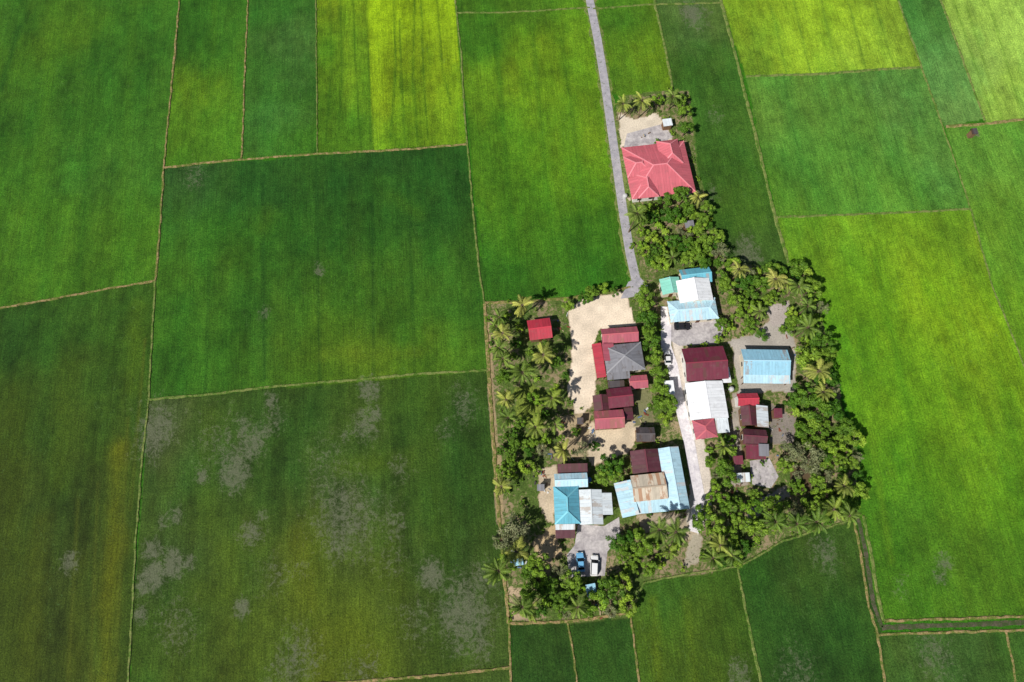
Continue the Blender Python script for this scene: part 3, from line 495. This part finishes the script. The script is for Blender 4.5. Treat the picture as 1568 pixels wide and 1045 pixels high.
def broad(name,leaf,R=2.6,Ht=5.2,clumps=20,per=120,ls=.36,seed=0,flat=.75):
    random.seed(seed); V=[];Fc=[];MI=[];LV=[]
    top=Vector((0,0,Ht*.5)); limb(V,Fc,MI,LV,[Vector((0,0,-.05)),Vector((.08,.05,Ht*.2)),top],[.22,.17,.13],8)
    cs=[]; lob=[random.uniform(.75,1.15) for _ in range(7)]
    for i in range(clumps):
        a=random.uniform(0,math.tau); rr=R*.80*math.sqrt(random.uniform(0,1))*lob[int(a/math.tau*7)%7]; e_=1-(rr/R)**2*.9; zz=Ht*.50+random.uniform(.0,.48)*Ht*.8*e_
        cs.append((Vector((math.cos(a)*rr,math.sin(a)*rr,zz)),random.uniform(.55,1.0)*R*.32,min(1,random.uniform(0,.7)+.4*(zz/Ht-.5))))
    for c,r,b in cs:
        if random.random()<.6: limb(V,Fc,MI,LV,[top-Vector((0,0,.3)),(top+c)/2+Vector((0,0,-.2)),c],[.10,.07,.03],5)
        for j in range(int(per*random.uniform(.6,1.2))):
            d=Vector((random.gauss(0,1),random.gauss(0,1),random.gauss(.25,1))).normalized(); p=c+Vector((d.x*r,d.y*r,d.z*r*.8))*random.uniform(.6,1.08)
            n=(d+Vector((random.gauss(0,.4),random.gauss(0,.4),random.gauss(.25,.4)))).normalized(); s=n.orthogonal().normalized(); s=(Matrix.Rotation(random.uniform(0,6.28),3,n)@s); q=n.cross(s); l=ls*random.uniform(.6,1.3)
            i=len(V); V+= [tuple(p-s*l*.5),tuple(p+q*l*.28),tuple(p+s*l*.55-n*l*.12),tuple(p-q*l*.28)]; Fc.append((i,i+1,i+2,i+3)); MI.append(1); LV.append(min(1,max(0,b*.6+random.uniform(0,.4)+(.15*d.z))))  # higher, upward leaves lighter: crown highlights and dark gaps painted into lv
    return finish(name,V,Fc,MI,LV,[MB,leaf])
def palm(name,leaf,Ht=8,n=22,fl=3.6,seed=0):
    random.seed(seed); V=[];Fc=[];MI=[];LV=[]; lean=Vector((random.uniform(-.6,.6),random.uniform(-.6,.6),0))
    pts=[Vector((-lean.x,-lean.y,-.05))+Vector((lean.x,lean.y,0))*((i/7)**1.6)+Vector((0,0,Ht*i/7)) for i in range(8)]; limb(V,Fc,MI,LV,pts,[.24,.18,.16,.15,.14,.13,.12,.14],8); top=pts[-1]
    for f in range(n):
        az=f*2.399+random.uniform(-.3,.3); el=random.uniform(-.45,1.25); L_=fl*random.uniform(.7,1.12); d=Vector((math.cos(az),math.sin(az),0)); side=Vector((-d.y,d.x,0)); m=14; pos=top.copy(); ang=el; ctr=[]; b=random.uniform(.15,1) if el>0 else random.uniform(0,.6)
        for i in range(m+1): ctr.append((pos.copy(),ang)); ang-=1.6/m*(.5+i/m); pos=pos+(d*math.cos(ang)+Vector((0,0,math.sin(ang))))*L_/m
        limb(V,Fc,MI,LV,[c[0] for c in ctr[::3]],[.05,.04,.03,.02,.01],4)
        for i in range(2,m+1):
            c,an=ctr[i]; tdir=(d*math.cos(an)+Vector((0,0,math.sin(an)))); 
            for h_ in (0,.5):
              ll=L_*.22*math.sin(math.pi*(.12+.82*(i+h_)/(m+1)))*random.uniform(.7,1.2)+.1
              for s in (-1,1):
                o=(side*s*.8+tdir*.6+Vector((0,0,-.45+random.uniform(-.25,.2)))).normalized(); wv=tdir*.055; p=c+tdir*h_*L_/m; k_=len(V)
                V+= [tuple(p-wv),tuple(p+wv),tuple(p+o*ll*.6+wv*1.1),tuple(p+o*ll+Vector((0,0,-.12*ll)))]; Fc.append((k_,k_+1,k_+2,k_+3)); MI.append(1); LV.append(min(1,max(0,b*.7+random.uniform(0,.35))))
    for j in range(7):
        a=j*.9; c=top+Vector((math.cos(a)*.25,math.sin(a)*.25,-.3)); limb(V,Fc,MI,LV,[c+Vector((0,0,z)) for z in (-.14,-.08,.05,.13)],[.02,.12,.12,.02],6)
    return finish(name,V,Fc,MI,LV,[MB,leaf])
def banana(name,seed):
    random.seed(seed); V=[];Fc=[];MI=[];LV=[]
    for s_ in range(5):
        o=Vector((random.uniform(-1,1),random.uniform(-1,1),0)); hh=random.uniform(1.2,2.6); limb(V,Fc,MI,LV,[o,o+Vector((0,0,hh*.5)),o+Vector((0,0,hh))],[.16,.13,.07],7)
        for f in range(7):
            az=f*2.4+random.uniform(-.3,.3); d=Vector((math.cos(az),math.sin(az),0)); sd=Vector((-d.y,d.x,0)); ang=random.uniform(.5,1.2); pos=o+Vector((0,0,hh)); L_=random.uniform(1.1,1.7); pr=None; b=random.random()
            for i in range(7):
                wd=.22*math.sin(math.pi*(.08+.86*i/6)); a_=pos+sd*wd+Vector((0,0,-wd*.3)); c_=pos.copy(); e_=pos-sd*wd+Vector((0,0,-wd*.3)); k_=len(V); V+= [tuple(a_),tuple(c_),tuple(e_)]
                if pr is not None: Fc+= [(pr,pr+1,k_+1,k_),(pr+1,pr+2,k_+2,k_+1)]; MI+= [1,1]; LV+= [b*.6+.2,b*.6+.1]
                pr=k_; ang-=.32; pos=pos+(d*math.cos(ang)+Vector((0,0,math.sin(ang))))*L_/6
    return finish(name,V,Fc,MI,LV,[MB,MLy])
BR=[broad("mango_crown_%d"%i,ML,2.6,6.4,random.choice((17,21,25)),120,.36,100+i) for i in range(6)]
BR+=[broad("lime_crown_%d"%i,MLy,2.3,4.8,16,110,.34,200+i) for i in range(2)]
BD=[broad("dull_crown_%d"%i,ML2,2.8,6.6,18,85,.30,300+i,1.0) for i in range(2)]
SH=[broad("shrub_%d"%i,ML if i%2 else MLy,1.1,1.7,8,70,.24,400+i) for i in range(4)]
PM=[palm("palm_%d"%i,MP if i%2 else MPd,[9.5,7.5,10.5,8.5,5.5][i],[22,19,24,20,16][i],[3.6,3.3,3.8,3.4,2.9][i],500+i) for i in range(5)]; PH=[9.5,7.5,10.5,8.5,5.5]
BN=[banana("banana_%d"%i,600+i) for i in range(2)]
random.seed(99)
def put(name,me,x,y,s,sz=None):
    o=bpy.data.objects.new(name,me); sc.collection.objects.link(o); o.location=(x,y,0); o.rotation_euler=(0,0,random.uniform(0,6.28)); o.scale=(s*random.uniform(.88,1.12),s*random.uniform(.88,1.12),(sz or s)*random.uniform(.85,1.15)); return o
def blocked(x,y,m=0):
    for cx,cy,u,a,b in BLD:
        dx,dy=x-cx,y-cy; 
        if abs(dx*u.x+dy*u.y)<a+m and abs(-dx*u.y+dy*u.x)<b+m: return True
    return False
PALMS=[(955,156),(984,152),(1030,150),(1068,305),(1030,395),(1130,415),(1163,478),(1190,425),(1222,440),(1205,432),(1240,500),(1252,570),(765,488),(770,512),(764,532),(770,550),(800,470),(832,545),(800,572),(775,612),(778,640),(820,655),(850,650),(768,745),(764,875),(790,845),(812,935),(862,690),(1275,780),(1300,790),(1250,800),(1218,803),(1185,800),(1262,600),(1090,855),(1122,850),(1105,835),(1035,815),(1108,684),(885,930),(1025,845),(845,610),(975,330),(1290,745),(760,500),(800,930),(1008,812),(1236,470)]
taken=[]
for x,y in PALMS:
    i=random.randrange(5); s=random.uniform(.78,1.05); p=P(x,y,PH[i]*s); put("coconut_palm",PM[i],p.x,p.y,s); taken.append((p.x,p.y,1.6))
EXPL=[(905,450,12),(925,440,11),(940,447,8),(895,458,9),(870,467,9),(985,452,13),(988,472,13),(990,492,14),(992,512,13),(1000,530,13),(1000,550,13),(1008,575,12),(1012,600,13),(1022,622,14),(1018,642,12),(1003,622,10),(935,712,15),(925,727,13),(942,728,12),(1048,200,12),(1045,172,13),(1040,155,12),(1008,150,12),(1105,498,10),(1100,518,9),(1240,648,14),(1225,660,12),(1112,440,12),(1104,425,10),(1150,500,12),(1132,484,12),(1166,514,9),(1203,506,10),(1120,502,9),(1178,462,10)]
for x,y,r in EXPL:
    s=r/5.8/2.4; p=P(x,y,3*s); put("mango_tree",random.choice(BR),p.x,p.y,s*1.1,s); taken.append((p.x,p.y,r/6))
for x,y,r in [(785,815,22),(768,828,18),(795,830,16),(1240,700,22),(1215,690,18),(890,690,14),(1228,720,15)]:
    s=r/5.8/2.7; p=P(x,y,4*s); put("rain_tree",random.choice(BD),p.x,p.y,s,s); taken.append((p.x,p.y,r/6.5))
ZN=[([(970,308),(1070,302),(1082,345),(1108,392),(1100,412),(1045,410),(1010,418),(985,405),(975,350)],.95,(.6,1.25)),
([(1095,428),(1120,408),(1170,414),(1235,422),(1252,480),(1215,505),(1195,490),(1215,465),(1180,460),(1150,495),(1120,488),(1100,468)],.85,(.6,1.25)),
([(1218,500),(1252,490),(1270,600),(1296,670),(1312,705),(1308,780),(1280,800),(1180,815),(1155,800),(1180,770),(1230,775),(1205,750),(1195,720),(1188,690),(1215,660),(1200,620),(1216,595)],.95,(.6,1.35)),
([(1068,790),(1080,755),(1140,762),(1160,745),(1150,812),(1130,862),(1070,868),(1078,830)],.9,(.6,1.25)),
([(1078,690),(1120,668),(1128,700),(1115,750),(1085,745)],.85,(.55,1.0)),
([(940,830),(985,815),(1030,825),(1045,840),(1020,868),(970,888),(958,935),(900,940),(820,940),(800,900),(815,862),(860,875),(880,892),(925,892),(945,870)],.9,(.6,1.3)),
([(762,800),(812,800),(815,850),(790,880),(770,870)],.6,(.6,.9)),
([(760,480),(800,478),(805,525),(860,530),(868,560),(866,620),(835,640),(790,590),(765,600),(760,540)],.45,(.4,.95)),
([(770,655),(835,640),(848,660),(840,690),(800,722),(772,745),(768,700)],.85,(.55,1.15)),
([(880,655),(915,670),(905,700),(860,700),(850,680)],.4,(.4,.7))]
for poly,dn,(a,b) in ZN:
    pp=PL(poly); xs=[p.x for p in pp]; ys=[p.y for p in pp]; area=(max(xs)-min(xs))*(max(ys)-min(ys))
    for _ in range(int(area*2.2)):
        x=random.uniform(min(xs),max(xs)); y=random.uniform(min(ys),max(ys))
        if not inpoly(np.array([x]),np.array([y]),pp)[0] or blocked(x,y,.7): continue
        s=random.uniform(a,b); r=s*2.3*(.66/dn)
        if any((x-tx)**2+(y-ty)**2<(r+tr)**2*.68 for tx,ty,tr in taken): continue
        taken.append((x,y,r)); q_=random.random()
        if q_<.83: put("mango_tree",random.choice(BR),x,y,s)
        elif q_<.9: put("rain_tree",random.choice(BD),x,y,s*.8)
        else: put("banana_plant",random.choice(BN),x,y,s)
pv=PL(VILL); cnt=0; BLK=[PL(y[0]) for y in YARDS[:6]+YARDS[7:8]]+[PL([(1024,488),(1100,486),(1100,527),(1024,530)]),PL([(880,803),(948,792),(950,822),(926,882),(872,884)]),PL([(1010,465),(1035,465),(1085,700),(1085,800),(1050,800),(1045,700),(1022,560)])]
def inb(x,y): return any(inpoly(np.array([x]),np.array([y]),b)[0] for b in BLK)
while cnt<190:
    x=random.uniform(-15,95); y=random.uniform(-20,140)
    if not inpoly(np.array([x]),np.array([y]),pv)[0] or blocked(x,y,.4) or (inb(x,y) and random.random()<.96): continue
    cnt+=1; put("shrub",random.choice(SH),x,y,random.uniform(.4,1.0))
for _ in range(7000):
    x=random.uniform(-15,95); y=random.uniform(-20,140)
    if inpoly(np.array([x]),np.array([y]),pv)[0] and not blocked(x,y,0) and not inb(x,y): TUFT.append((x,y,0,random.uniform(.2,.6)))
V=[];Fc=[];MI=[];LV=[]
for (x,y,z,s) in TUFT:
    b=random.random()
    for j in range(5):
        a=random.uniform(0,6.28); t=random.uniform(.2,.7)*s; k_=len(V); dx,dy=math.cos(a),math.sin(a); ox,oy=x+random.gauss(0,s*.3),y+random.gauss(0,s*.3)
        V+= [(ox-dy*s*.12,oy+dx*s*.12,z),(ox+dy*s*.12,oy-dx*s*.12,z),(ox+dx*t,oy+dy*t,z+s*.7)]; Fc.append((k_,k_+1,k_+2)); MI.append(0); LV.append(b*.6+random.uniform(0,.4))
gm=leafmat("grass_blade",(96,118,48),(96,118,48)); me=finish("grass",V,Fc,MI,LV,[gm]); o=bpy.data.objects.new("grass",me); sc.collection.objects.link(o)
print("objs",len(bpy.data.objects),"tufts",len(TUFT))
